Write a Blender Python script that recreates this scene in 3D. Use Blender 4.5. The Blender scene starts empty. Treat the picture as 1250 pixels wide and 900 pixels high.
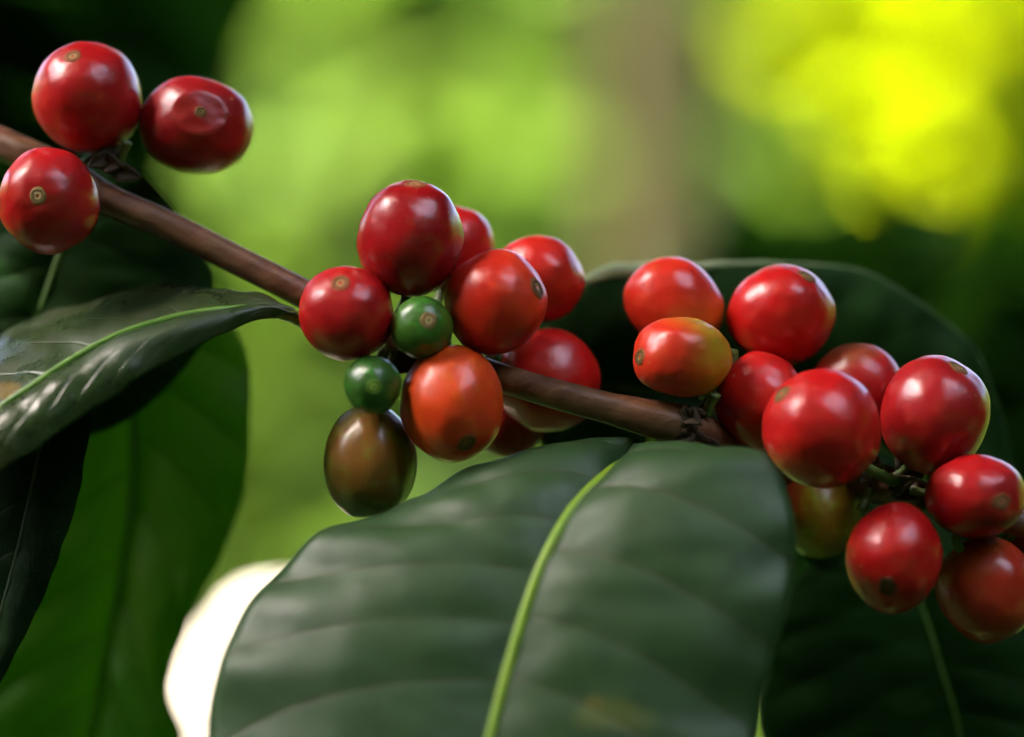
import bpy, math, random
import numpy as np
from mathutils import Vector, Matrix, noise

random.seed(7)
rng = np.random.default_rng(7)
C = bpy.context.scene.collection
SC = bpy.context.scene

# ------------------------------------------------------------------ camera, sky, sun, exposure
PITCH = math.radians(12)
FOCUS = 0.42                       # metres from lens to the plane of the middle cherries
SPAN = 0.1512                      # width seen at that plane
O = Vector((0, 0, 1.4))            # middle of the picture at the focal plane
RT = Vector((1, 0, 0))
FW = Vector((0, math.cos(PITCH), math.sin(PITCH)))
UP = Vector((0, -math.sin(PITCH), math.cos(PITCH)))
cam_loc = O - FW * FOCUS
cam_d = bpy.data.cameras.new('camera'); cam = bpy.data.objects.new('camera', cam_d); C.objects.link(cam)
cam.matrix_world = Matrix.Translation(cam_loc) @ Matrix((RT, UP, -FW)).transposed().to_4x4()
cam_d.sensor_width = 36; cam_d.lens = 36 * FOCUS / SPAN
cam_d.clip_start = 0.01; cam_d.clip_end = 500
cam_d.dof.use_dof = True; cam_d.dof.focus_distance = FOCUS; cam_d.dof.aperture_fstop = 4.3
SC.camera = cam

SUN_DIR = Vector((-0.38, -0.42, 0.82)).normalized()      # towards the sun
elev = math.asin(SUN_DIR.z); rot = math.atan2(SUN_DIR.x, SUN_DIR.y)
w = bpy.data.worlds.new('World'); SC.world = w; w.use_nodes = True
nt = w.node_tree
bg = nt.nodes['Background']; sky = nt.nodes.new('ShaderNodeTexSky'); sky.sky_type = 'NISHITA'
sky.sun_disc = False; sky.sun_elevation = elev; sky.sun_rotation = rot
sky.dust_density = 6.0; sky.air_density = 0.7; sky.ozone_density = 0.2
nt.links.new(sky.outputs[0], bg.inputs[0]); bg.inputs[1].default_value = 0.12
sd = bpy.data.lights.new('sun', 'SUN'); sd.energy = 4.0; sd.angle = math.radians(0.53); sd.color = (1.0, 0.95, 0.86)
so = bpy.data.objects.new('sun', sd); C.objects.link(so)
so.rotation_euler = SUN_DIR.to_track_quat('Z', 'Y').to_euler(); so.location = (0, 0, 6)
SC.view_settings.view_transform = 'Standard'; SC.view_settings.look = 'None'
SC.view_settings.exposure = 4.22; SC.view_settings.gamma = 1
SC.cycles.use_denoising = True
SC.cycles.max_bounces = 8; SC.cycles.diffuse_bounces = 4; SC.cycles.glossy_bounces = 3
SC.cycles.transmission_bounces = 5; SC.cycles.transparent_max_bounces = 4
SC.cycles.sample_clamp_indirect = 4.0

S_PX = SPAN / 1250.0
def at(px, py, d=0.0):
    """point seen at photo pixel (px, py), d metres behind the focal plane"""
    k = (FOCUS + d) / FOCUS
    return cam_loc + FW * (FOCUS + d) + RT * ((px - 625) * S_PX * k) + UP * ((450 - py) * S_PX * k)
def mm(px, py, d=0.0): return at(px, py, d * 0.001)
def dirc(x, y, z): return (RT * x + FW * y + UP * z)

# ------------------------------------------------------------------ helpers
def tag(o, label=None, cat=None, group=None, kind=None):
    if label: o['label'] = label
    if cat: o['category'] = cat
    if group: o['group'] = group
    if kind: o['kind'] = kind
    return o
def thing(name, label, cat, loc, group=None):
    o = bpy.data.objects.new(name, None); C.objects.link(o); o.location = loc
    o.empty_display_size = 0.005
    return tag(o, label, cat, group)
def mesh_obj(name, verts, faces, mat, parent=None, attrs=None, smooth=True, origin=None):
    """verts are world points; the object's origin goes to the parent's place"""
    base = Vector(parent.location) if parent is not None and parent.parent is None else Vector((0, 0, 0))
    if parent is not None and parent.parent is not None:
        base = Vector(parent.parent.location)
    if parent is None and origin is not None: base = Vector(origin)
    b = np.array(base)
    v = np.asarray(verts, dtype=float) - b
    me = bpy.data.meshes.new(name); me.from_pydata(v.tolist(), [], faces)
    if attrs:
        for k, vals in attrs.items():
            a = me.attributes.new(k, 'FLOAT', 'POINT'); a.data.foreach_set('value', np.asarray(vals, dtype=np.float32))
    if smooth: me.polygons.foreach_set('use_smooth', [True] * len(me.polygons))
    me.materials.append(mat); me.update()
    o = bpy.data.objects.new(name, me); C.objects.link(o)
    if parent is None: o.location = base
    else: o.parent = parent
    return o
def catmull(pts, n):
    P = np.array([list(p) for p in pts], dtype=float)
    if len(P) == 2:
        s = np.linspace(0, 1, n)[:, None]; return P[0] * (1 - s) + P[1] * s
    Q = np.vstack([2 * P[0] - P[1], P, 2 * P[-1] - P[-2]])
    out = []
    for i in range(1, len(Q) - 2):
        p0, p1, p2, p3 = Q[i - 1], Q[i], Q[i + 1], Q[i + 2]
        t = np.linspace(0, 1, 30, endpoint=False)[:, None]
        out.append(0.5 * ((2 * p1) + (-p0 + p2) * t + (2 * p0 - 5 * p1 + 4 * p2 - p3) * t ** 2 + (-p0 + 3 * p1 - 3 * p2 + p3) * t ** 3))
    D = np.vstack(out + [Q[-2][None]])
    L = np.concatenate([[0], np.cumsum(np.linalg.norm(np.diff(D, axis=0), axis=1))]); L /= L[-1]
    s = np.linspace(0, 1, n)
    return np.stack([np.interp(s, L, D[:, k]) for k in range(3)], 1)
def tube(pts, radii, n=60, sides=20, flat=1.0, wob=0.0, seed=0, cap=True):
    c = catmull(pts, n)
    if callable(radii): r = np.array([radii(t) for t in np.linspace(0, 1, n)])
    else: r = np.interp(np.linspace(0, 1, n), np.linspace(0, 1, len(radii)), radii)
    tan = np.gradient(c, axis=0); tan /= np.linalg.norm(tan, axis=1)[:, None]
    ref = np.array(FW)
    verts = []; ax = []
    for i in range(n):
        a = np.cross(tan[i], ref); a /= np.linalg.norm(a) + 1e-9
        b = np.cross(a, tan[i])
        for k in range(sides):
            th = 2 * math.pi * k / sides
            rr = r[i]
            if wob:
                q = Vector((math.cos(th) * 1.3 + seed * 7.1, math.sin(th) * 1.3, i * 60.0 / n * 0.22))
                rr *= 1 + wob * noise.noise(q)
            verts.append(c[i] + a * math.cos(th) * rr + b * math.sin(th) * rr * flat); ax.append(i / (n - 1))
    faces = []
    for i in range(n - 1):
        for k in range(sides):
            k2 = (k + 1) % sides
            faces.append((i * sides + k, i * sides + k2, (i + 1) * sides + k2, (i + 1) * sides + k))
    if cap:
        faces.append(tuple(range(sides - 1, -1, -1))); faces.append(tuple((n - 1) * sides + k for k in range(sides)))
    return verts, faces, {'axial': ax}

# ------------------------------------------------------------------ materials
def new_mat(name):
    m = bpy.data.materials.new(name); m.use_nodes = True
    t = m.node_tree; t.nodes.clear()
    out = t.nodes.new('ShaderNodeOutputMaterial'); p = t.nodes.new('ShaderNodeBsdfPrincipled')
    t.links.new(p.outputs[0], out.inputs[0])
    return m, t, p, out
class NB:
    def __init__(s, t): s.t = t
    def n(s, typ, **kw):
        x = s.t.nodes.new(typ)
        for k, v in kw.items(): setattr(x, k, v)
        return x
    def put(s, sock, v):
        if isinstance(v, bpy.types.NodeSocket): s.t.links.new(v, sock)
        elif isinstance(v, (tuple, list)) and len(v) == 3 and sock.type == 'RGBA': sock.default_value = (*v, 1)
        else: sock.default_value = v
    def math(s, op, a, b=0.0, c=0.0, clamp=False):
        x = s.n('ShaderNodeMath', operation=op, use_clamp=clamp)
        s.put(x.inputs[0], a); s.put(x.inputs[1], b); s.put(x.inputs[2], c); return x.outputs[0]
    def mix(s, f, a, b):
        x = s.n('ShaderNodeMix', data_type='RGBA'); s.put(x.inputs[0], f); s.put(x.inputs[6], a); s.put(x.inputs[7], b); return x.outputs[2]
    def attr(s, name): return s.n('ShaderNodeAttribute', attribute_name=name).outputs['Fac']
    def coord(s): return s.n('ShaderNodeTexCoord').outputs['Object']
    def noise(s, scale, detail=2, vec=None, rough=0.5, off=None):
        x = s.n('ShaderNodeTexNoise'); x.inputs['Scale'].default_value = scale; x.inputs['Detail'].default_value = detail
        x.inputs['Roughness'].default_value = rough
        v = vec if vec is not None else s.coord()
        if off is not None:
            a = s.n('ShaderNodeVectorMath', operation='ADD'); s.put(a.inputs[0], v); a.inputs[1].default_value = off; v = a.outputs[0]
        s.put(x.inputs['Vector'], v); return x.outputs['Fac']
    def ramp(s, f, lo, hi):
        x = s.n('ShaderNodeMapRange', interpolation_type='SMOOTHSTEP'); s.put(x.inputs[0], f)
        x.inputs[1].default_value = lo; x.inputs[2].default_value = hi; return x.outputs[0]
    def bump(s, h, strength, dist, normal=None):
        x = s.n('ShaderNodeBump'); s.put(x.inputs['Height'], h); x.inputs['Strength'].default_value = strength; x.inputs['Distance'].default_value = dist
        if normal is not None: s.put(x.inputs['Normal'], normal)
        return x.outputs[0]

def cherry_mat(name, main, tip, base, tip_lo=0.72, tip_hi=1.0, base_lo=0.3, base_hi=0.02, seed=0, rough=0.33, speck=1.0, streak=True, patch=None):
    m, t, p, out = new_mat(name); b = NB(t)
    ax = b.attr('axial'); off = (seed * 0.37, seed * 0.11, seed * 0.23)
    n1 = b.noise(95, 3, off=off); n2 = b.noise(420, 4, off=off); n3 = b.noise(1500, 2, off=off)
    axn = b.math('ADD', ax, b.math('MULTIPLY', b.math('SUBTRACT', n1, 0.5), 0.35))
    col = b.mix(b.ramp(axn, tip_lo, tip_hi), main, tip)
    col = b.mix(b.ramp(axn, base_hi, base_lo), base, col)
    dark = tuple(c * 0.76 for c in main)
    col = b.mix(b.math('MULTIPLY', b.ramp(n1, 0.45, 0.75), 0.55), col, dark)
    if patch:   # a side less ripe than the rest, along a direction fixed in the fruit
        d, pc, lo, hi = patch
        vm = b.n('ShaderNodeVectorMath', operation='DOT_PRODUCT'); b.put(vm.inputs[0], b.coord()); vm.inputs[1].default_value = d
        f = b.ramp(b.math('ADD', b.math('MULTIPLY', vm.outputs['Value'], 130), b.math('MULTIPLY', b.math('SUBTRACT', n1, .5), .8)), lo, hi)
        col = b.mix(f, col, pc)
    warm = (main[0] * 1.12, main[1] * 3.0 + 0.02, main[2] * 1.2 + 0.004)
    col = b.mix(b.math('MULTIPLY', b.ramp(n2, 0.5, 0.72), 0.33), col, warm)
    if streak:   # fine meridian streaks of the skin
        th = b.attr('theta')
        wv = b.n('ShaderNodeTexNoise'); cx = b.n('ShaderNodeCombineXYZ'); b.put(cx.inputs[0], b.math('MULTIPLY', th, 9.0)); b.put(cx.inputs[1], b.math('MULTIPLY', ax, 2.2)); cx.inputs[2].default_value = seed * 1.7
        b.put(wv.inputs['Vector'], cx.outputs[0]); wv.inputs['Scale'].default_value = 2.2; wv.inputs['Detail'].default_value = 4
        col = b.mix(b.math('MULTIPLY', b.ramp(wv.outputs['Fac'], 0.52, 0.75), 0.4), col, dark)
    vo = b.n('ShaderNodeTexVoronoi'); vo.inputs['Scale'].default_value = 330; b.put(vo.inputs['Vector'], b.coord())
    gate = b.ramp(b.noise(160, 1, off=(seed, 2, 3)), 0.47, 0.60)
    spk = b.math('MULTIPLY', b.math('SUBTRACT', 1.0, b.ramp(vo.outputs['Distance'], 0.05, 0.11)), gate)
    col = b.mix(b.math('MULTIPLY', spk, 0.7 * speck), col, (0.42, 0.2, 0.08))
    b.put(p.inputs['Base Color'], col)
    p.inputs['Roughness'].default_value = rough
    b.put(p.inputs['Roughness'], b.math('ADD', rough - 0.07, b.math('ADD', b.math('MULTIPLY', n2, 0.12), b.math('MULTIPLY', b.ramp(n1, .4, .7), 0.07))))
    p.inputs['IOR'].default_value = 1.46
    p.inputs['Subsurface Weight'].default_value = 0.22
    p.inputs['Subsurface Radius'].default_value = (1.0, 0.35, 0.2); p.inputs['Subsurface Scale'].default_value = 0.0016
    p.inputs['Coat Weight'].default_value = 0.15; p.inputs['Coat Roughness'].default_value = 0.2
    b.put(p.inputs['Normal'], b.bump(b.math('ADD', n2, b.math('MULTIPLY', n3, 0.35)), 0.22, 0.00035))
    return m
def scar_mat(name, rimc, midc, pitc):
    m, t, p, out = new_mat(name); b = NB(t)
    r = b.attr('rad'); nz = b.noise(1600, 3)
    rr = b.math('ADD', r, b.math('MULTIPLY', b.math('SUBTRACT', nz, .5), 0.22))
    col = b.mix(b.ramp(rr, 0.10, 0.24), pitc, midc)
    col = b.mix(b.ramp(rr, 0.40, 0.56), col, tuple(c * 0.35 for c in midc))
    col = b.mix(b.ramp(rr, 0.58, 0.74), col, rimc)
    b.put(p.inputs['Base Color'], col); p.inputs['Roughness'].default_value = 0.7; p.inputs['Specular IOR Level'].default_value = 0.25
    b.put(p.inputs['Normal'], b.bump(nz, 0.5, 0.0003))
    return m
def leaf_mat(name, top, alt, vein, trans_col, trans=0.3, rough=0.3, vein_f=0.5, spec=0.5, spots=None, seed=0.0, nveins=9, patchy=0.26, coat=0.0):
    m, t, p, out = new_mat(name); b = NB(t)
    off = (seed, seed * .7, seed * 1.3)
    n1 = b.noise(28, 4, off=off); n2 = b.noise(260, 4, off=off); n3 = b.noise(1200, 3, off=off)
    col = b.mix(b.ramp(n1, 0.35, 0.68), top, alt)
    dust = b.math('MULTIPLY', b.ramp(b.noise(2600, 2, off=off), .64, .74), b.ramp(b.noise(45, 3, off=(seed, 9, 4)), .42, .62))
    col = b.mix(b.math('MULTIPLY', dust, 0.35), col, (0.20, 0.19, 0.13))
    col = b.mix(b.math('MULTIPLY', b.ramp(n2, 0.45, 0.75), 0.45), col, tuple(c * 0.55 for c in top))
    phi = b.attr('phi'); fr = b.math('FRACT', phi); dist = b.math('ABSOLUTE', b.math('SUBTRACT', fr, 0.5))   # 0.5 at the vein
    vm_ = b.ramp(dist, 0.475 - 0.03, 0.495)
    # fine net of side veins
    vo = b.n('ShaderNodeTexVoronoi', feature='DISTANCE_TO_EDGE'); vo.inputs['Scale'].default_value = 520; b.put(vo.inputs['Vector'], b.coord())
    net = b.math('SUBTRACT', 1.0, b.ramp(vo.outputs['Distance'], 0.0, 0.09))
    col = b.mix(b.math('MULTIPLY', vm_, vein_f), col, vein)
    col = b.mix(b.math('MULTIPLY', net, 0.10), col, vein)
    if spots:
        for (u0, t0, ru, rt, sc_, fac) in spots:
            du = b.math('DIVIDE', b.math('SUBTRACT', b.attr('lu'), u0), ru); dt = b.math('DIVIDE', b.math('SUBTRACT', b.attr('lt'), t0), rt)
            dd = b.math('SQRT', b.math('ADD', b.math('MULTIPLY', du, du), b.math('MULTIPLY', dt, dt)))
            dd = b.math('ADD', dd, b.math('MULTIPLY', b.math('SUBTRACT', n2, .5), 1.1))
            col = b.mix(b.math('MULTIPLY', b.math('SUBTRACT', 1.0, b.ramp(dd, 0.5, 1.0)), fac), col, sc_)
    b.put(p.inputs['Base Color'], col)
    npt = b.noise(70, 5, off=(seed + 5, 1, 2), rough=.65)
    rg = b.math('ADD', rough - 0.03 - patchy / 2, b.math('ADD', b.math('MULTIPLY', b.ramp(npt, .38, .66), patchy), b.math('MULTIPLY', n3, 0.10)))
    b.put(p.inputs['Roughness'], rg); p.inputs['Specular IOR Level'].default_value = spec
    p.inputs['Coat Weight'].default_value = coat; p.inputs['Coat Roughness'].default_value = 0.2
    h = b.math('ADD', b.math('MULTIPLY', n2, 0.5), b.math('ADD', b.math('MULTIPLY', n3, 0.25), b.math('MULTIPLY', net, -0.06)))
    h = b.math('SUBTRACT', h, b.math('MULTIPLY', vm_, 0.4))
    nr = b.bump(h, 0.35, 0.0005); b.put(p.inputs['Normal'], nr)
    tr = b.n('ShaderNodeBsdfTranslucent'); b.put(tr.inputs[0], b.mix(b.math('MULTIPLY', vm_, 0.4), trans_col, tuple(c * 0.5 for c in trans_col)))
    mx = b.n('ShaderNodeMixShader'); mx.inputs[0].default_value = trans
    t.links.new(p.outputs[0], mx.inputs[1]); t.links.new(tr.outputs[0], mx.inputs[2]); t.links.new(mx.outputs[0], out.inputs[0])
    return m
def far_leaf_mat(name, c1, c2, t1, t2, trans=0.45, rough=0.5, scale=3.0, spec=0.15):
    m, t, p, out = new_mat(name); b = NB(t)
    v = b.attr('vary'); n1 = b.noise(scale, 2)
    f = b.math('ADD', b.math('MULTIPLY', v, 0.7), b.math('MULTIPLY', b.ramp(n1, .35, .65), 0.3))
    b.put(p.inputs['Base Color'], b.mix(f, c1, c2)); p.inputs['Roughness'].default_value = rough
    p.inputs['Specular IOR Level'].default_value = spec
    tr = b.n('ShaderNodeBsdfTranslucent'); b.put(tr.inputs[0], b.mix(f, t1, t2))
    mx = b.n('ShaderNodeMixShader'); mx.inputs[0].default_value = trans
    t.links.new(p.outputs[0], mx.inputs[1]); t.links.new(tr.outputs[0], mx.inputs[2]); t.links.new(mx.outputs[0], out.inputs[0])
    return m
def bark_mat(name, c1, c2, c3, scale=300, rough=0.55, bump=0.5, dist=0.0004, spec=0.4):
    m, t, p, out = new_mat(name); b = NB(t)
    mp = b.n('ShaderNodeMapping'); b.put(mp.inputs[0], b.coord()); mp.inputs['Rotation'].default_value = (0, math.radians(-27), 0); mp.inputs['Scale'].default_value = (0.22, 1, 1)
    rt = b.n('ShaderNodeMapping'); b.put(rt.inputs[0], b.coord()); rt.inputs['Rotation'].default_value = (0, math.radians(27), 0)
    mp.inputs['Rotation'].default_value = (0, 0, 0); b.put(mp.inputs[0], rt.outputs[0])
    n1 = b.noise(scale, 5, vec=mp.outputs[0], rough=.6); n2 = b.noise(scale * .25, 2); n3 = b.noise(scale * 4, 3)
    col = b.mix(b.ramp(n1, .35, .7), c1, c2); col = b.mix(b.math('MULTIPLY', b.ramp(n2, .45, .7), .6), col, c3)
    b.put(p.inputs['Base Color'], col); b.put(p.inputs['Roughness'], b.math('ADD', rough - .1, b.math('MULTIPLY', n3, .2)))
    p.inputs['Specular IOR Level'].default_value = spec
    b.put(p.inputs['Normal'], b.bump(b.math('ADD', n1, b.math('MULTIPLY', n3, .3)), bump, dist))
    return m
def plain_mat(name, c1, c2, scale=400, rough=0.5, trans=None):
    m, t, p, out = new_mat(name); b = NB(t)
    n1 = b.noise(scale, 3); b.put(p.inputs['Base Color'], b.mix(b.ramp(n1, .3, .7), c1, c2)); p.inputs['Roughness'].default_value = rough
    b.put(p.inputs['Normal'], b.bump(n1, 0.3, 0.0003))
    if trans:
        tr = b.n('ShaderNodeBsdfTranslucent'); b.put(tr.inputs[0], trans)
        mx = b.n('ShaderNodeMixShader'); mx.inputs[0].default_value = 0.4
        t.links.new(p.outputs[0], mx.inputs[1]); t.links.new(tr.outputs[0], mx.inputs[2]); t.links.new(mx.outputs[0], out.inputs[0])
    return m

# ------------------------------------------------------------------ leaf clouds for trees and shrubs
def leaf_cloud(pos, size, droop=0.5, aspect=0.45, seed=1, rollv=0.5):
    """many folded, bent leaves at the given points in one mesh"""
    r = np.random.default_rng(seed); n = len(pos)
    T = np.array([0, .12, .35, .6, .85, 1.0]); Wd = np.array([0.02, .55, 1.0, .92, .45, 0.01]) * aspect * 0.5
    tmpl = []
    for ti, wi in zip(T, Wd):
        for u in (-1, 0, 1): tmpl.append((u * wi, ti - .5, abs(u) * wi * 0.35 - 0.28 * (ti - .35) ** 2))
    tmpl = np.array(tmpl)
    fc = []
    for i in range(len(T) - 1):
        for k in range(2): fc.append((i * 3 + k, i * 3 + k + 1, (i + 1) * 3 + k + 1, (i + 1) * 3 + k))
    fc = np.array(fc)
    az = r.uniform(0, 2 * math.pi, n); el = -r.uniform(0.0, 2 * droop, n) + 0.15; roll = r.normal(0, rollv, n)
    y = np.stack([np.cos(az) * np.cos(el), np.sin(az) * np.cos(el), np.sin(el)], 1)
    x = np.stack([-np.sin(az), np.cos(az), np.zeros(n)], 1); z = np.cross(x, y)
    cr, sr = np.cos(roll)[:, None], np.sin(roll)[:, None]
    x, z = x * cr + z * sr, z * cr - x * sr
    s = size * r.uniform(.7, 1.3, n)
    V = pos[:, None, :] + s[:, None, None] * (tmpl[None, :, 0:1] * x[:, None] + tmpl[None, :, 1:2] * y[:, None] + tmpl[None, :, 2:3] * z[:, None])
    F = (fc[None] + (np.arange(n) * len(tmpl))[:, None, None]).reshape(-1, 4)
    vary = np.repeat(r.uniform(0, 1, n), len(tmpl))
    return V.reshape(-1, 3), F.tolist(), {'vary': vary}
def ellipsoid_pts(c, rad, n, seed, shell=0.0):
    r = np.random.default_rng(seed)
    v = r.normal(size=(n, 3)); v /= np.linalg.norm(v, axis=1)[:, None]
    q = (shell + (1 - shell) * r.uniform(0, 1, n) ** (1 / 2.2))[:, None]
    return np.array(c)[None] + v * q * np.array(rad)[None]

# ------------------------------------------------------------------ ground, far wood, shade tree, shrubs
m_soil = plain_mat('forest soil', (0.025, 0.035, 0.012), (0.05, 0.045, 0.022), 6, 0.9)
g = mesh_obj('ground', [(-60, -60, 0), (60, -60, 0), (60, 120, 0), (-60, 120, 0)], [(0, 1, 2, 3)], m_soil); tag(g, kind='structure')

m_far = far_leaf_mat('far wood leaves', (0.05, 0.11, 0.012), (0.07, 0.13, 0.015), (0.16, 0.32, 0.015), (0.20, 0.34, 0.02))
NW = 32000
aw = rng.uniform(0, 2 * math.pi, NW); rw = rng.uniform(5.0, 7.5, NW); zw = rng.uniform(0.02, 1, NW) * (1.5 + 0.36 * rw)
pts = np.stack([rw * np.cos(aw), rw * np.sin(aw), zw], 1)
v, f, a = leaf_cloud(pts, 0.42, 0.6, 0.5, 3)
wood = mesh_obj('far_wood', v, f, m_far, attrs=a, smooth=False); tag(wood, 'blurred green wood far behind the coffee branch', None, None, 'stuff')

NU = 7000  # unseen leaves added so the cherry undersides reflect dark green
pts = np.stack([rng.uniform(-5, 5, NU), rng.uniform(-4, 6.5, NU), rng.uniform(0.03, 0.45, NU)], 1)
v, f, a = leaf_cloud(pts, 0.30, 0.3, 0.5, 4)
m_under = far_leaf_mat('undergrowth leaves', (0.02, 0.06, 0.01), (0.03, 0.075, 0.012), (0.03, 0.09, 0.008), (0.05, 0.11, 0.01), 0.3)
under = mesh_obj('undergrowth', v, f, m_under, attrs=a, smooth=False); tag(under, 'unseen leafy green undergrowth added below the branch to darken reflections', None, None, 'stuff')

m_trunk = bark_mat('grey brown bark', (0.20, 0.165, 0.05), (0.26, 0.21, 0.075), (0.14, 0.15, 0.03), 14, 0.85, 0.6, 0.01)
m_crown = far_leaf_mat('shade tree leaves', (0.03, 0.07, 0.012), (0.05, 0.09, 0.02), (0.05, 0.11, 0.008), (0.08, 0.13, 0.01), 0.3)

def stem_thing(name, label, cat, base, top, r0, r1, bmat, pts, size, lmat, seed, droop=0.5, group=None, limbs=5, roll=.5, low=0.45, aspect=0.45, crown_name='foliage', trunk_name='stem'):
    t = thing(name, label, cat, base, group)
    b = Vector(base); e = Vector(top)
    rr = random.Random(seed)
    mid = b.lerp(e, .5) + Vector((rr.uniform(-1, 1), rr.uniform(-1, 1), 0)) * (e - b).length * 0.006
    vv, ff, aa = tube([b, mid, e], [r0, (r0 + r1) * .48, r1], 24, 14, wob=0.18, seed=seed)
    st = mesh_obj(trunk_name, vv, ff, bmat, t)
    for k in range(limbs):
        s0 = b.lerp(e, low + (.97 - low) * k / max(1, limbs)); tgt = Vector(pts[rr.randrange(len(pts))])
        mid2 = s0.lerp(tgt, .5) + Vector((0, 0, 0.06))
        vv, ff, aa = tube([s0, mid2, tgt], [r1 * .9, r1 * .5, r1 * .15], 12, 8)
        mesh_obj('limb', vv, ff, bmat, t)
    vv, ff, aa = leaf_cloud(pts, size, droop, aspect, seed, roll)
    mesh_obj(crown_name, vv, ff, lmat, t, attrs=aa, smooth=False)
    return t

# shade tree: its trunk is the grey upright behind the branch, its crown roofs over the coffee
GAPS = [(dirc(-.74, -.08, .65).normalized(), math.radians(17)), (dirc(.45, -.44, .77).normalized(), math.radians(16.5))]
FLECKS = [(mm(272, 760, 92), 0.03)]  # opening cut in the unseen crown to let sun onto the pale leaf
cp = []; cs = []
TRUNK = at(790, 450, 2.3)
r_ = np.random.default_rng(21)
while len(cp) < 18000:
    p = Vector((r_.uniform(-4.6, 4.6), r_.uniform(-3.7, 1.4), r_.uniform(2.6, 3.5)))
    if len(cp) < 2200: p = O + SUN_DIR * (p.z - 1.4) / SUN_DIR.z + Vector((r_.normal() * .25, r_.normal() * .25, 0))  # extra unseen leaves packed along the sun ray to shade the cherries
    elif len(cp) < 2600:    # unseen leaves added along the sun ray to keep the trunk in shade
        b_ = Vector((TRUNK.x, TRUNK.y - .05, r_.uniform(1.5, 2.5))); p.z = r_.uniform(2.75, 3.4)
        p = b_ + SUN_DIR * (p.z - b_.z) / SUN_DIR.z + Vector((r_.normal() * .07, r_.normal() * .07, 0))
    q = (p - O)
    qn = q.normalized()
    if any(qn.angle(gd) < th for gd, th in GAPS): continue
    bad = False
    for fp, fr in FLECKS:
        w_ = p - fp; perp = (w_ - SUN_DIR * w_.dot(SUN_DIR)).length
        if perp < fr + 0.05: bad = True
        small = perp < 0.40
    if bad: continue
    if q.y > 0 and q.z / max(1e-3, math.hypot(q.x * .4, q.y)) < 0.52: continue
    cp.append(p); cs.append(0.11 if small else 0.26)
cp = np.array([list(p) for p in cp])
tr0 = at(790, 450, 2.3)
stem_thing('shade_tree', 'tall tree with grey brown trunk out of focus behind the branch, its leaves overhead', 'tree',
           (tr0.x, tr0.y, 0), (tr0.x + 0.01, tr0.y - .05, 3.9), 0.062, 0.045, m_trunk, cp, np.array(cs), m_crown, 5, 0.35, limbs=6, low=.9, aspect=0.5, crown_name='crown', trunk_name='trunk')

# sunlit shrubs beyond
m_yel = far_leaf_mat('young yellow green leaves', (0.16, 0.21, 0.004), (0.20, 0.225, 0.004), (0.52, 0.66, 0.003), (0.57, 0.67, 0.003), 0.55)
m_lime = far_leaf_mat('light green leaves', (0.045, 0.095, 0.010), (0.060, 0.105, 0.022), (0.11, 0.21, 0.012), (0.16, 0.24, 0.04), 0.5)
m_twig = bark_mat('shrub twig bark', (0.10, 0.075, 0.05), (0.15, 0.12, 0.08), (0.08, 0.08, 0.04), 60, 0.8, 0.4, 0.003)
c = at(1185, 35, 3.0)
stem_thing('sunlit_shrub', 'bright yellow green sunlit shrub out of focus at upper right', 'shrub', (c.x, c.y, 0), (c.x, c.y, c.z), .03, .012, m_twig,
           ellipsoid_pts(c, (0.50, 0.20, 0.34), 1500, 31, .2), 0.095, m_yel, 31, roll=.7)
c = at(430, 210, 3.0)
stem_thing('light_green_shrub', 'light green sunlit shrub out of focus behind the middle of the branch', 'shrub', (c.x, c.y, 0), (c.x, c.y, c.z), .03, .012, m_twig,
           ellipsoid_pts(c, (0.60, 0.36, 0.84), 2300, 32, .35), 0.12, m_lime, 32)

# shaded coffee bushes just behind the branch
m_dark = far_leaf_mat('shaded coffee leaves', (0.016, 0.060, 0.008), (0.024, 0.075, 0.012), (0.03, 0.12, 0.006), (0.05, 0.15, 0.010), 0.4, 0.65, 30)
c = at(1095, 550, 0.34)
pb = [p for p in ellipsoid_pts(c, (0.078, 0.05, 0.064), 520, 41)]
pb += [(rng.uniform(-.35, .35), rng.uniform(-.16, .5), rng.uniform(.95, 1.20)) for _ in range(900)]     # unseen leaves added below the frame to block pale reflections on the cherries
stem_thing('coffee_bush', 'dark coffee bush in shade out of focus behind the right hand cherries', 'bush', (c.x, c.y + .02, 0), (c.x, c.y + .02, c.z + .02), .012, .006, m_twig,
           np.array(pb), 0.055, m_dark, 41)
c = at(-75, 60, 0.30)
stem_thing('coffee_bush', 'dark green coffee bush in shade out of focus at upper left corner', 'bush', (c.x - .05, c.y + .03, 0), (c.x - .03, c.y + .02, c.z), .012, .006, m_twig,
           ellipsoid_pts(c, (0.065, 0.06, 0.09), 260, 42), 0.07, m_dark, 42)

# ------------------------------------------------------------------ coffee branch
m_bark = bark_mat('coffee branch bark', (0.095, 0.036, 0.017), (0.19, 0.085, 0.042), (0.085, 0.050, 0.022), 420, 0.45, 0.5, 0.0005, 0.4)
m_husk = bark_mat('dry bract', (0.035, 0.022, 0.012), (0.075, 0.05, 0.025), (0.02, 0.015, 0.01), 700, 0.8, 0.8, 0.0006, 0.3)
m_stalk = plain_mat('green stalk', (0.05, 0.10, 0.015), (0.09, 0.13, 0.025), 500, 0.45)
BR = [(-330, 20, 40), (-150, 108, 24), (0, 174, 14), (60, 203, 12), (134, 245, 10), (210, 278, 9), (300, 323, 7.5), (367, 357, 7), (430, 392, 8), (510, 428, 8.5), (570, 447, 6), (620, 463, 2.5),
      (680, 481, 0), (740, 497, -1), (800, 512, -0.5), (850, 527, 2), (910, 556, 9), (990, 580, 15), (1080, 592, 10), (1150, 612, 4), (1250, 640, 3), (1400, 690, 6)]
BRW = [mm(*p) for p in BR]
xs = np.array([p[0] for p in BR], dtype=float); 
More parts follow.
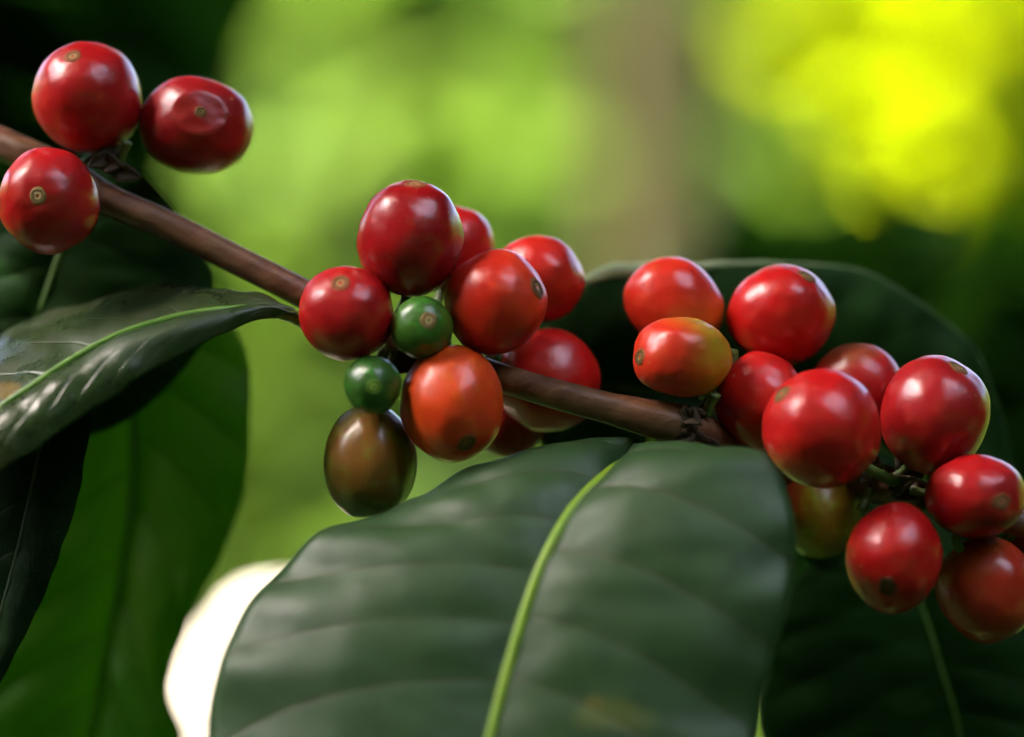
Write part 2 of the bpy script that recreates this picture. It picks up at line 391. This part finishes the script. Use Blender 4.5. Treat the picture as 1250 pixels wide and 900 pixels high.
def br_rad(t):
    x = np.interp(t, TL, xs)
    r = np.interp(x, [-330, 0, 130, 300, 600, 740, 790, 835, 860, 900, 1100, 1400], [3.0, 2.5, 2.35, 2.2, 2.2, 2.35, 2.9, 3.5, 3.0, 2.2, 2.2, 1.8])
    for nx, am in ((80, .5), (500, .5), (1080, .9)): r += am * math.exp(-((x - nx) / 28) ** 2)
    return r * 0.001
cc = catmull(BRW, 400); L_ = np.concatenate([[0], np.cumsum(np.linalg.norm(np.diff(np.array([list(p) for p in BRW]), axis=0), axis=1))]); TL = L_ / L_[-1]
branch = thing('coffee_branch', 'reddish brown coffee branch crossing the picture with clusters of cherries', 'branch', BRW[0])
v, f, a = tube(BRW, br_rad, 320, 28, wob=0.10, seed=3)
mesh_obj('stem', v, f, m_bark, branch, attrs=a)
def bract(p, d, l, wd, seed):
    """a small curled dry scale at a node"""
    rr = random.Random(seed); d = Vector(d).normalized(); s = d.cross(FW); s = (s.normalized() if s.length > .1 else RT); nrm = s.cross(d)
    vs = []; fs = []
    N = 8
    for i in range(N + 1):
        t_ = i / N; wv = wd * (math.sin(math.pi * min(1, .25 + .75 * t_)) ** .8 + .05)
        for k in range(5):
            u = (k - 2) / 2
            vs.append(Vector(p) + d * l * t_ + s * u * wv + nrm * (0.35 * l * t_ * t_ - abs(u) * wv * .6 + rr.uniform(-.05, .05) * wd))
    for i in range(N):
        for k in range(4): fs.append((i * 5 + k, i * 5 + k + 1, (i + 1) * 5 + k + 1, (i + 1) * 5 + k))
    o = mesh_obj('bract', vs, fs, m_husk, branch)
    sm = o.modifiers.new('thickness', 'SOLIDIFY'); sm.thickness = 0.0004
NODES = [(846, 512, -1.2), (848, 528, -2.0), (856, 540, -1.5), (140, 205, 8), (128, 197, 9), (505, 440, 4), (1065, 582, 4), (1095, 592, 4), (1110, 577, 4)]
k = 0
for (x, y, d) in NODES:
    for j in range(3):
        k += 1
        dd = dirc(random.uniform(-.6, .9), random.uniform(-.6, .2), random.uniform(-.9, .9))
        bract(mm(x + random.uniform(-6, 6), y + random.uniform(-5, 5), d), dd, random.uniform(.0022, .0050), random.uniform(.0008, .0017), k)
# short stubs left by fallen cherries at the nodes
for (x, y, d, dx, dz) in ((866, 500, -1, .3, .8), (858, 545, -1, .1, -.8), (1098, 578, 3, .6, .5), (1120, 600, 2, .8, -.1), (1060, 605, 5, -.4, -.8), (148, 192, 8, .35, .8), (490, 430, 4, -.4, -.6)):
    p0 = mm(x, y, d); dv = dirc(dx, -.3, dz).normalized()
    v, f, a = tube([p0 - dv * .001, p0 + dv * .0012, p0 + dv * .0026], [.0007, .0006, .0009], 12, 10, wob=.3, seed=x)
    mesh_obj('stub', v, f, m_husk if x % 2 else m_stalk, branch)

# ------------------------------------------------------------------ coffee cherries
SR = {}
m_scar_brown = scar_mat('brown scar', (0.21, 0.055, 0.014), (0.30, 0.15, 0.05), (0.02, 0.012, 0.008))
m_scar_olive = scar_mat('olive scar', (0.17, 0.06, 0.012), (0.17, 0.12, 0.03), (0.02, 0.015, 0.008))
m_scar_green = scar_mat('green scar', (0.10, 0.20, 0.02), (0.22, 0.34, 0.04), (0.015, 0.03, 0.008))
m_scar_tan = scar_mat('tan scar on green', (0.20, 0.13, 0.04), (0.45, 0.30, 0.13), (0.04, 0.022, 0.015))

def profile(th, pear, dimple, flat):
    """radius along the fruit: th=0 at the tip (scar), pi at the stalk"""
    r = 1.0 - 0.05 * flat * math.cos(th) ** 4
    r *= 1 - pear * 0.5 * max(0, -math.cos(th)) ** 1.5 * 0.55
    r -= dimple * math.exp(-(th / 0.30) ** 2)
    return r
def cherry(label, px, py, wd, ht, depth, n, mat, scar=m_scar_brown, scar_r=1.5, roll=0, long=1.08, pear=0.0, dimple=0.02, flat=1.0, ring=0.0, seed=0, bumpy=0.052, group='coffee cherries along the branch', stalk_max=9.0):
    ctr = mm(px, py, depth)
    th_ = thing('coffee_cherry', label, 'coffee cherry', ctr, group)
    nv = dirc(*n).normalized()
    hx = RT if abs(nv.dot(RT)) < .8 else UP
    e1 = (hx - nv * hx.dot(nv)).normalized(); e2 = nv.cross(e1)
    NT, NP = 64, 72
    ths = [math.pi * i / NT for i in range(NT + 1)]
    def surf(th, ph, lift=0.0):
        r = profile(th, pear, dimple, flat)
        d_ = Vector((math.sin(th) * math.cos(ph), math.sin(th) * math.sin(ph), math.cos(th)))
        r *= 1 + bumpy * noise.noise(d_ * 1.3 + Vector((seed * 3.7, seed * 1.3, 0))) + 0.25 * bumpy * noise.noise(d_ * 4 + Vector((seed, 9, 0)))
        r *= 1 + 0.006 * math.cos(2 * ph + seed) * math.sin(th)
        if ring: r += ring * (math.exp(-((th - .50) / .10) ** 2) - 1.0 * math.exp(-((th - .0) / .36) ** 2))
        r += lift
        return (e1 * d_.x + e2 * d_.y + nv * d_.z * long) * r
    pts = [surf(th, 2 * math.pi * k / NP) for th in ths for k in range(NP)]
    P = np.array([list(p) for p in pts])
    # fit the outline to its real breadth and height (in the fruit's own upright frame)
    cr, sr = math.cos(math.radians(roll)), math.sin(math.radians(roll))
    A1 = np.array(RT) * cr + np.array(UP) * sr; A2 = -np.array(RT) * sr + np.array(UP) * cr; A3 = np.array(FW)
    ex = [(P @ A).max() - (P @ A).min() for A in (A1, A2, A3)]
    ctrs = [((P @ A).max() + (P @ A).min()) / 2 for A in (A1, A2, A3)]
    k_ = (FOCUS + depth * .001) / FOCUS
    s1 = wd * S_PX * k_ / ex[0]; s2 = ht * S_PX * k_ / ex[1]; s3 = math.sqrt(s1 * s2)
    def fit(Q):
        a1 = (Q @ A1 - ctrs[0]) * s1; a2 = (Q @ A2 - ctrs[1]) * s2; a3 = (Q @ A3 - ctrs[2]) * s3
        return np.array(ctr) + a1[:, None] * A1 + a2[:, None] * A2 + a3[:, None] * A3
    W = fit(P)
    faces = []
    for i in range(NT):
        for k in range(NP):
            k2 = (k + 1) % NP
            if i == 0: 
                if k == 0: pass
            faces.append((i * NP + k, (i + 1) * NP + k, (i + 1) * NP + k2, i * NP + k2))
    axial = [(1 + math.cos(th)) / 2 for th in ths for k in range(NP)]
    theta = [abs(((k / NP) * 2) - 1) * math.pi for th in ths for k in range(NP)]
    mesh_obj('skin', W, faces, mat, th_, {'axial': axial, 'theta': theta})
    # scar: a small crater with a raised ring, lying on the tip
    if scar is not None:
        R_ang = scar_r * .001 / (0.5 * (wd + ht) / 2 * S_PX)
        prof = [(0.0, -.012), (.10, -.014), (.20, -.002), (.32, .010), (.42, .006), (.50, -.006), (.60, .004), (.72, .016), (.85, .012), (1.0, -.006)]
        SP = []; rad = []; sf = []
        NS = 36
        for (q, l) in prof:
            for k in range(NS):
                ph = 2 * math.pi * k / NS
                jit = 1 + .17 * noise.noise(Vector((math.cos(ph) * 1.5 + seed, math.sin(ph) * 1.5, q)))
                SP.append(surf(max(1e-4, q * R_ang * jit), ph, l * .75 * R_ang / .22 * (1 + .3 * noise.noise(Vector((math.cos(ph) * 3, math.sin(ph) * 3, seed + q)))) + .004)); rad.append(q)
        for i in range(len(prof) - 1):
            for k in range(NS):
                k2 = (k + 1) % NS
                sf.append((i * NS + k, (i + 1) * NS + k, (i + 1) * NS + k2, i * NS + k2))
        mesh_obj('scar', fit(np.array([list(p) for p in SP])), sf, scar, th_, {'rad': rad})
    # stalk from the far end of the fruit to the branch
    bp = fit(np.array([list(surf(math.pi, 0))]))[0]
    bp = Vector(bp); bn = (bp - ctr).normalized()
    D_ = [(Vector(c_) - bp).length for c_ in cc]; tgt = Vector(cc[int(np.argmin(D_))])
    tv = (tgt - bp); tl = min(tv.length, stalk_max * .001)
    e_ = bp + tv.normalized() * tl if tl > 1e-4 else bp + bn * .002
    v, f, a = tube([bp - bn * .0015, bp + bn * min(.0015, tl * .4), e_], [.0007, .0008, .0009], 14, 10, wob=.15, seed=seed)
    mesh_obj('stalk', v, f, m_stalk, th_)
    return th_, surf, fit

RED = (0.47, 0.006, 0.006); CRIM = (0.39, 0.005, 0.007); DEEP = (0.30, 0.004, 0.006); ORED = (0.55, 0.028, 0.007); ORNG = (0.64, 0.062, 0.007)
OLIVE = (0.16, 0.075, 0.012); YELL = (0.34, 0.19, 0.012); GREEN = (0.042, 0.125, 0.013); BROWNO = (0.18, 0.06, 0.008)
def RM(i, main=RED, tip=None, base=None, **k): return cherry_mat('cherry skin %d' % i, main, tip or tuple(c * .85 for c in main), base or (main[0] * .8, main[1] * 2 + .01, main[2]), seed=i, **k)

GP = 'coffee cherries along the branch'
cherry('round deep red cherry topmost at upper left, brown scar near its top', 106, 119, 132, 135, 10, (-.16, -.72, .66), RM(1, CRIM), scar_r=1.4, seed=1)
cherry('squat deep red cherry with a raised ring round its dented scar', 240, 153, 139, 117, 12, (.16, -.93, .20), RM(2, DEEP), m_scar_olive, 1.0, seed=2, roll=-6, ring=0.022, flat=1.6, dimple=0.0, bumpy=.05, stalk_max=2.5)
cherry('red cherry in front of the branch at the left edge, its tan scar facing out', 60, 246, 124, 131, 3, (-.05, -.99, .02), RM(3, CRIM), m_scar_tan, 1.35, seed=3)
cherry('tall dark red cherry standing highest in the middle cluster, scar on its very top', 501, 291, 131, 144, 0, (.10, -.30, .95), RM(4, DEEP, rough=.27), scar_r=1.9, seed=4, long=1.12)
cherry('red cherry mostly hidden behind the tallest cherry of the middle cluster', 553, 303, 101, 106, 14, (.25, .2, .9), RM(5, RED), None, seed=5)
cherry('orange red cherry at the upper right of the middle cluster beside the pale leaf edge', 658, 340, 113, 106, 12, (.75, -.1, .2), RM(6, (0.48, .012, .007)), None, seed=6, roll=-25)
cherry('orange red cherry lying sideways in the middle cluster, olive scar at its right end', 605, 369, 127, 127, 0, (.80, -.52, .26), RM(7, (.54, .018, .007), tip=(.66, .04, .009), base=(.46, .18, .015), base_lo=.36, base_hi=.08), m_scar_olive, 1.75, seed=7, long=1.16, roll=14)
cherry('round red cherry covering the branch at the left of the middle cluster', 423, 383, 115, 117, -2, (-.09, -.76, .64), RM(8, CRIM), scar_r=1.65, seed=8)
cherry('small unripe green cherry with a brown scar in the heart of the middle cluster', 515, 400, 77, 77, -4, (.26, -.93, .21), RM(9, GREEN, base=(.03, .07, .01), speck=.4), m_scar_tan, 1.4, seed=9)
cherry('small unripe green cherry with a green scar at the lower left of the middle cluster', 455, 470, 71, 72, -5, (.10, -.99, -.06), RM(10, (0.032, .10, .011), base=(.05, .11, .015), speck=.4), m_scar_green, 1.25, seed=10)
cherry('pear shaped bright orange cherry lowest in front of the branch, scar at lower right', 551, 493, 127, 144, -2, (.30, -.66, -.68), RM(11, ORNG, tip=(.66, .045, .009), base=(.30, .17, .015), tip_lo=.6, base_lo=.34, base_hi=.06), m_scar_olive, 1.85, seed=11, long=1.15, pear=.75)
cherry('olive brown half ripe cherry hanging lowest in the middle cluster', 452, 563, 114, 142, 3, (-.10, -.05, -.98), RM(12, (0.11, .066, .010), tip=(.06, .055, .012), base=(.065, .078, .014), speck=.5, patch=((.15, -1, .1), (.22, .085, .010), .4, 1.1)), None, seed=12, long=1.2, roll=4)
cherry('red cherry behind the branch at the lower right of the middle cluster', 668, 464, 129, 128, 11, (.7, .2, -.3), RM(13, RED), None, seed=13, roll=-20)
cherry('dark red cherry half hidden behind the orange one, just above the big front leaf', 622, 518, 92, 84, 21, (.2, .3, -.8), RM(14, DEEP), None, seed=14)
# right-hand cluster
cherry('orange red cherry highest at the left of the right hand cluster', 823, 371, 126, 110, 12, (-.4, .1, .7), RM(15, (.54, .018, .007), base=(.62, .12, .012), base_lo=.55), None, seed=15, roll=-28)
cherry('orange cherry turning yellow olive at its right end, left of the right hand cluster', 834, 436, 122, 98, -1, (-.86, -.48, -.02), RM(16, (.54, .022, .007), tip=(.60, .03, .009), base=(.36, .24, .014), tip_lo=.7, base_lo=.80, base_hi=.28), m_scar_olive, 1.55, seed=16, long=1.2, roll=-5)
cherry('red cherry topmost in the right hand cluster, faint scar at its upper right', 953, 385, 133, 125, 10, (.42, -.48, .74), RM(17, RED), m_scar_olive, 1.6, seed=17)
cherry('red cherry tucked between the topmost cherry and the biggest one of the right hand cluster', 928, 489, 113, 121, 4, (-.6, .2, .5), RM(18, RED), None, seed=18)
cherry('biggest bright red cherry in the front of the right hand cluster', 1003, 523, 146, 147, -8, (-.72, -.36, .58), RM(19, (0.47, .006, .006)), m_scar_olive, 1.7, seed=19)
cherry('red cherry with a brownish blotch half hidden behind the biggest one of the right cluster', 1046, 475, 112, 112, 9, (-.25, -.25, .9), RM(20, CRIM, tip=(.24, .07, .02), tip_lo=.78), None, seed=20)
cherry('tall crimson cherry with an olive patch on top at the right of the right cluster', 1142, 507, 133, 147, 1, (.38, -.42, .82), RM(21, (0.33, .006, .008), base=(.40, .06, .015), base_lo=.25), m_scar_olive, 1.9, seed=21, long=1.1)
cherry('squat red cherry at the right edge, its round brown scar facing out', 1191, 606, 122, 103, -6, (.36, -.93, -.07), RM(22, CRIM), m_scar_brown, 1.6, seed=22)
cherry('red cherry hanging lowest in the right cluster, dark olive scar near its bottom', 1091, 681, 119, 136, -8, (-.26, -.84, -.46), RM(23, (.42, .005, .006)), scar=scar_mat('dark scar', (.06, .02, .006), (.06, .045, .012), (.02, .012, .006)), scar_r=1.75, seed=23)
cherry('dark orange red cherry hanging at the lower right corner of the right cluster', 1204, 720, 124, 133, 0, (.5, .3, -.7), RM(24, (.38, .018, .006)), None, seed=24)
cherry('yellow olive half ripe cherry hanging behind the edge of the front leaf', 1000, 626, 102, 112, 14, (.2, -.1, -.9), RM(25, (.36, .21, .015), tip=(.28, .19, .015), base=(.45, .07, .012), patch=((-1, 0, .25), (.55, .035, .012), .25, .85)), None, seed=25)
cherry('dark red cherry cut off by the right edge of the picture', 1268, 664, 84, 92, 9, (.7, .2, .1), RM(26, DEEP), None, seed=26)

# ------------------------------------------------------------------ coffee leaves
def leaf(label, mid, left, right, mat, rib_mat, rib=(1.0, .35), bulge=(1.0, 1.0), quilt=.35, wave=.6, nv=9, slant=.22, seed=0, petiole=None, nu=22, ntt=150, rib_lift=.25, wfreq=5, pet_r=.9, margin=False, pet_join=True):
    """mid / left / right: (px, py, depth mm) runs from the stalk end to the tip"""
    M_ = catmull([mm(*p) for p in mid], ntt); Lc = catmull([mm(*p) for p in left], ntt); Rc = catmull([mm(*p) for p in right], ntt)
    root = thing('coffee_leaf', label, 'leaf', Vector(M_[0]), 'coffee leaves on and behind the branch')
    tan = np.gradient(M_, axis=0); tan /= np.linalg.norm(tan, axis=1)[:, None] + 1e-9
    vs = []; phi = []; lu = []; lt = []
    US = np.concatenate([-np.linspace(1, 0, nu)[:-1], np.linspace(0, 1, nu)])
    nu2 = len(US)
    camv = -np.array(FW)
    for i in range(ntt):
        t_ = i / (ntt - 1)
        for u in US:
            E = Lc[i] if u < 0 else Rc[i]; au = abs(u)
            p = M_[i] * (1 - au) + E * au
            sv = E - M_[i]; nrm = np.cross(sv, tan[i]); ln = np.linalg.norm(nrm)
            nrm = nrm / ln if ln > 1e-9 else camv
            if u >= 0: nrm = -nrm
            if nrm @ camv < 0: nrm = -nrm
            wdt = np.linalg.norm(sv)
            bl = bulge[0] if u < 0 else bulge[1]
            ph = nv * (t_ - slant * au ** 1.25 * (1 - .35 * t_)) + (0.0 if u < 0 else .37) + .16 * math.sin(seed + t_ * 9 + (2 if u < 0 else 0))
            q = abs(math.sin(math.pi * ph)) ** .8
            edge = min(1, (1 - au) * 4) 
            dsp = bl * .001 * 4 * au * (1 - au) + quilt * .001 * q * min(1, au * 5) * (.35 + .65 * edge) * min(1, wdt / .008)
            ew = wave * .001 * au ** 3 * (math.sin(2 * math.pi * wfreq * t_ + seed * 2.3 + (1.3 if u < 0 else 0)) + .6 * math.sin(2 * math.pi * wfreq * 2.3 * t_ + seed)) * min(1, wdt / .008)
            pk = .00030 * noise.noise(Vector((u * wdt * 160 + seed, t_ * 26, seed * 2.1))) * min(1, wdt / .008)
            rough_ = pk + .00025 * noise.noise(Vector((u * 3 + seed, t_ * 11, seed))) 
            vs.append(p + nrm * (dsp + ew + rough_)); phi.append(ph); lu.append(u); lt.append(t_)
    fs = []
    for i in range(ntt - 1):
        for k in range(nu2 - 1): fs.append((i * nu2 + k, i * nu2 + k + 1, (i + 1) * nu2 + k + 1, (i + 1) * nu2 + k))
    bo = mesh_obj('blade', vs, fs, mat, root, {'phi': phi, 'lu': lu, 'lt': lt})
    so_ = bo.modifiers.new('thickness', 'SOLIDIFY'); so_.thickness = 0.00032; so_.offset = 0
    # midrib, sunk to half its width in the blade
    sn = []
    for i in range(ntt):
        a_ = np.cross(Rc[i] - Lc[i], tan[i]); l_ = np.linalg.norm(a_); a_ = a_ / l_ if l_ > 1e-9 else camv
        if a_ @ camv < 0: a_ = -a_
        sn.append(M_[i] + a_ * rib_lift * .001)
    v, f, a = tube([Vector(q) for q in sn[::6]], [rib[0] * .001, rib[0] * .9 * .001, rib[1] * .001], 90, 12, flat=.7, wob=.08, seed=seed)
    mesh_obj('midrib', v, f, rib_mat, root, a)
    if margin:     # the pale underside where the margin curls over
        ed = np.array(vs).reshape(ntt, nu2, 3)[:, 0]
        q = [Vector(e) for e in ed[18:130:4]]
        v, f, a = tube(q, [.0006, .0013, .0009, .0005, .0003, .0002, .00016, .00015, .00014, .00014, .00012, .0001], 140, 12, flat=.6, wob=.25, seed=seed)
        mesh_obj('curled_margin', v, f, m_margin, root, a)
    if petiole:
        v, f, a = tube([mm(*p) for p in petiole] + ([Vector(sn[1])] if pet_join else []), [pet_r * 1.15 * .001, pet_r * .95 * .001, rib[0] * (.95 if pet_join else .5) * .001], 30, 14, wob=.1, seed=seed)
        mesh_obj('petiole', v, f, rib_mat, root, a)
    return root

m_rib_b = plain_mat('bright midrib', (0.24, 0.44, 0.02), (0.30, 0.48, 0.03), 300, .35, (0.25, .5, .02))
m_margin = plain_mat('pale leaf underside', (0.30, 0.38, 0.20), (0.36, 0.44, 0.26), 300, .4, (.3, .45, .15))
m_rib_m = plain_mat('green midrib', (0.07, 0.17, 0.02), (0.11, 0.22, 0.03), 300, .35)
m_rib_d = plain_mat('dark midrib', (0.010, 0.026, 0.006), (0.014, 0.032, 0.008), 300, .5)
m_l1 = leaf_mat('front leaf green', (0.018, 0.056, 0.014), (0.027, 0.068, 0.017), (0.046, 0.046, 0.018), (0.08, .18, .015), .18, .48, .48, .38, patchy=.10, seed=1, spots=[(.44, .515, .20, .03, (.10, .12, .015), .45), (.36, .50, .05, .012, (.16, .11, .02), .3)])
m_l2 = leaf_mat('left leaf green', (0.018, 0.042, 0.010), (0.042, 0.040, 0.014), (0.04, 0.075, 0.018), (0.06, .14, .01), .10, .36, .3, .5, seed=2, spots=[(-.12, .56, .14, .03, (.14, .09, .014), .8)])
m_l3 = leaf_mat('shadowed leaf', (0.006, 0.018, 0.005), (0.008, 0.022, 0.006), (0.006, 0.016, 0.005), (0.02, .05, .005), .06, .7, .2, .05, seed=3)  # deep shade put into the base colour
m_l4 = leaf_mat('backlit leaf', (0.016, 0.058, 0.008), (0.050, 0.075, 0.012), (0.02, 0.05, 0.01), (0.20, .44, .012), .55, .4, .5, .35, seed=4)
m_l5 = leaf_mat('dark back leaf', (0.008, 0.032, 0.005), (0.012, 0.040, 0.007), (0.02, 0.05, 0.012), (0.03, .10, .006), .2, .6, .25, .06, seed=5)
m_pale = leaf_mat('pale glare leaf', (0.17, 0.145, 0.115), (0.22, 0.19, 0.15), (0.10, 0.08, 0.05), (.2, .18, .14), .3, .6, .3, .3, seed=6)  # made-up pale colour standing in for glare, whitens in the sun

leaf('large dark green leaf bending towards the viewer in the front, with bright yellow green midrib',
     [(772, 562, 0), (745, 578, -7), (700, 622, -13), (662, 690, -18), (632, 775, -22), (606, 870, -26), (585, 960, -30), (560, 1130, -36), (530, 1260, -38)],
     [(768, 558, 1), (738, 552, 1), (660, 556, 0), (590, 570, -3), (505, 604, -6), (470, 628, -7), (400, 648, -9), (345, 692, -12), (296, 748, -16), (268, 825, -19), (255, 910, -22), (290, 1080, -30), (420, 1220, -36), (530, 1260, -38)],
     [(776, 560, 1), (800, 562, -2), (860, 549, -7), (925, 556, -13), (957, 590, -17), (972, 655, -20), (964, 730, -22), (945, 800, -24), (932, 850, -25), (918, 920, -27), (850, 1090, -32), (680, 1220, -37), (530, 1260, -38)],
     m_l1, m_rib_b, rib=(.78, .3), bulge=(3.0, 2.5), quilt=.42, wave=.75, nv=10, slant=.16, seed=1, petiole=[(800, 520, -1), (792, 545, -1)], wfreq=5)
leaf('glossy dark leaf arching left from the branch with silvery sheen on its lower half',
     [(360, 387, .8), (340, 383.5, 0), (300, 379, -1), (230, 386, -3), (150, 409, -5), (80, 446, -7), (30, 480, -9), (-10, 508, -10), (-120, 600, -13), (-210, 690, -15)],
     [(360, 386.8, .8), (345, 381.5, 1.5), (328, 367, 5), (255, 352, 13), (185, 351, 16), (110, 368, 16), (50, 389, 15), (0, 410, 13), (-120, 500, 4), (-210, 690, -15)],
     [(360, 387.2, .8), (340, 387.5, -.3), (305, 394, -3), (245, 419, -6), (190, 450, -8), (140, 482, -10), (100, 508, -11), (50, 545, -13), (0, 572, -15), (-110, 660, -16), (-210, 690, -15)],
     m_l2, m_rib_m, rib=(.62, .3), bulge=(1.2, 1.8), quilt=.07, wave=.35, nv=10, slant=.3, seed=2, petiole=[(408, 406, 6), (384, 397, 3), (362, 388.5, .9), (345, 385, -.2), (325, 381.5, -.9)], pet_r=1.35, pet_join=False)
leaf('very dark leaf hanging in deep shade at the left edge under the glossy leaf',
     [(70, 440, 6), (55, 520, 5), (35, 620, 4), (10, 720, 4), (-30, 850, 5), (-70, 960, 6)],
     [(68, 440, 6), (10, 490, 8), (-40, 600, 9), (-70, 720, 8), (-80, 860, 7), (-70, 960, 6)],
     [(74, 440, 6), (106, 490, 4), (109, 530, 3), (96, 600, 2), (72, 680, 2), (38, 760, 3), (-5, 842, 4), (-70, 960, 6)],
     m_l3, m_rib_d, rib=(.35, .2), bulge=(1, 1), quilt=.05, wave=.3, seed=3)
leaf('broad backlit green leaf out of focus hanging behind the glossy left leaf',
     [(120, 300, 30), (150, 420, 33), (165, 560, 36), (150, 700, 38), (120, 850, 40), (80, 1020, 42)],
     [(116, 300, 30), (60, 370, 32), (0, 500, 34), (-40, 650, 36), (-50, 850, 39), (80, 1020, 42)],
     [(124, 300, 30), (240, 345, 29), (290, 405, 30), (305, 470, 31), (306, 530, 32), (296, 605, 33), (268, 685, 34), (232, 750, 35), (208, 820, 36), (206, 850, 36), (222, 905, 37), (180, 980, 40), (80, 1020, 42)],
     m_l4, m_rib_m, rib=(.7, .3), bulge=(3, 2), quilt=1.2, wave=.5, nv=8, seed=4)
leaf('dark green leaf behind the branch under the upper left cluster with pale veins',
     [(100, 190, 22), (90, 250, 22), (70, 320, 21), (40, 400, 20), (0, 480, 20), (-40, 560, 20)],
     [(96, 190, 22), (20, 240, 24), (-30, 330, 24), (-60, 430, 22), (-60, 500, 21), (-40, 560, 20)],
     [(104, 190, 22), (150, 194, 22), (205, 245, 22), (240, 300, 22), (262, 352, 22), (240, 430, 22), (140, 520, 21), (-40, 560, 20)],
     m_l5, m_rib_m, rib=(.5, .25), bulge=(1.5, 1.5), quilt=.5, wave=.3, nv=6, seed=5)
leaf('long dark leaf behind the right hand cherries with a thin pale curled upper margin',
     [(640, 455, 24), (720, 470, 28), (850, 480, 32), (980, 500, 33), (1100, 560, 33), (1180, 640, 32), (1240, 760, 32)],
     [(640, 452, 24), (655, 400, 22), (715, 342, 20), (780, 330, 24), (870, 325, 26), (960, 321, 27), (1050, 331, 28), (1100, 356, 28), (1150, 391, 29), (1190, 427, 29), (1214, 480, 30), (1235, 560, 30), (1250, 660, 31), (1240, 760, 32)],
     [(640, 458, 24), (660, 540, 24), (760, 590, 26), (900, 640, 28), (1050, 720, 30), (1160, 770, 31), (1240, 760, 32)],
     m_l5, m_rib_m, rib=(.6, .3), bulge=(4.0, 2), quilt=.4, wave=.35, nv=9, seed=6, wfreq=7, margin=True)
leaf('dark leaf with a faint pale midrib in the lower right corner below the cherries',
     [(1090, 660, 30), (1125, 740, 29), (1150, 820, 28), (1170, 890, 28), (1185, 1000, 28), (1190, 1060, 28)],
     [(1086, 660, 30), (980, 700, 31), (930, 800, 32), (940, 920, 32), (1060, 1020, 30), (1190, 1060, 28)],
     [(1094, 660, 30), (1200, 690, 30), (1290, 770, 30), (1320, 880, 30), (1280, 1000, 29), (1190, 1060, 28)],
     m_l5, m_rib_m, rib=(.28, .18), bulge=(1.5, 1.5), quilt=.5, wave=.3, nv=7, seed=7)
leaf('pale leaf added for white glare in a patch of sun beside the large front leaf',
     [(355, 700, 92), (290, 740, 90), (258, 800, 88), (235, 870, 86), (225, 960, 84)],
     [(351, 700, 92), (300, 706, 94), (262, 735, 94), (215, 800, 93), (190, 870, 91), (225, 960, 84)],
     [(359, 700, 92), (395, 735, 86), (365, 810, 84), (315, 880, 82), (225, 960, 84)],
     m_pale, m_pale, rib=(.4, .25), bulge=(1, 1), quilt=.3, wave=.2, nv=6, seed=8)
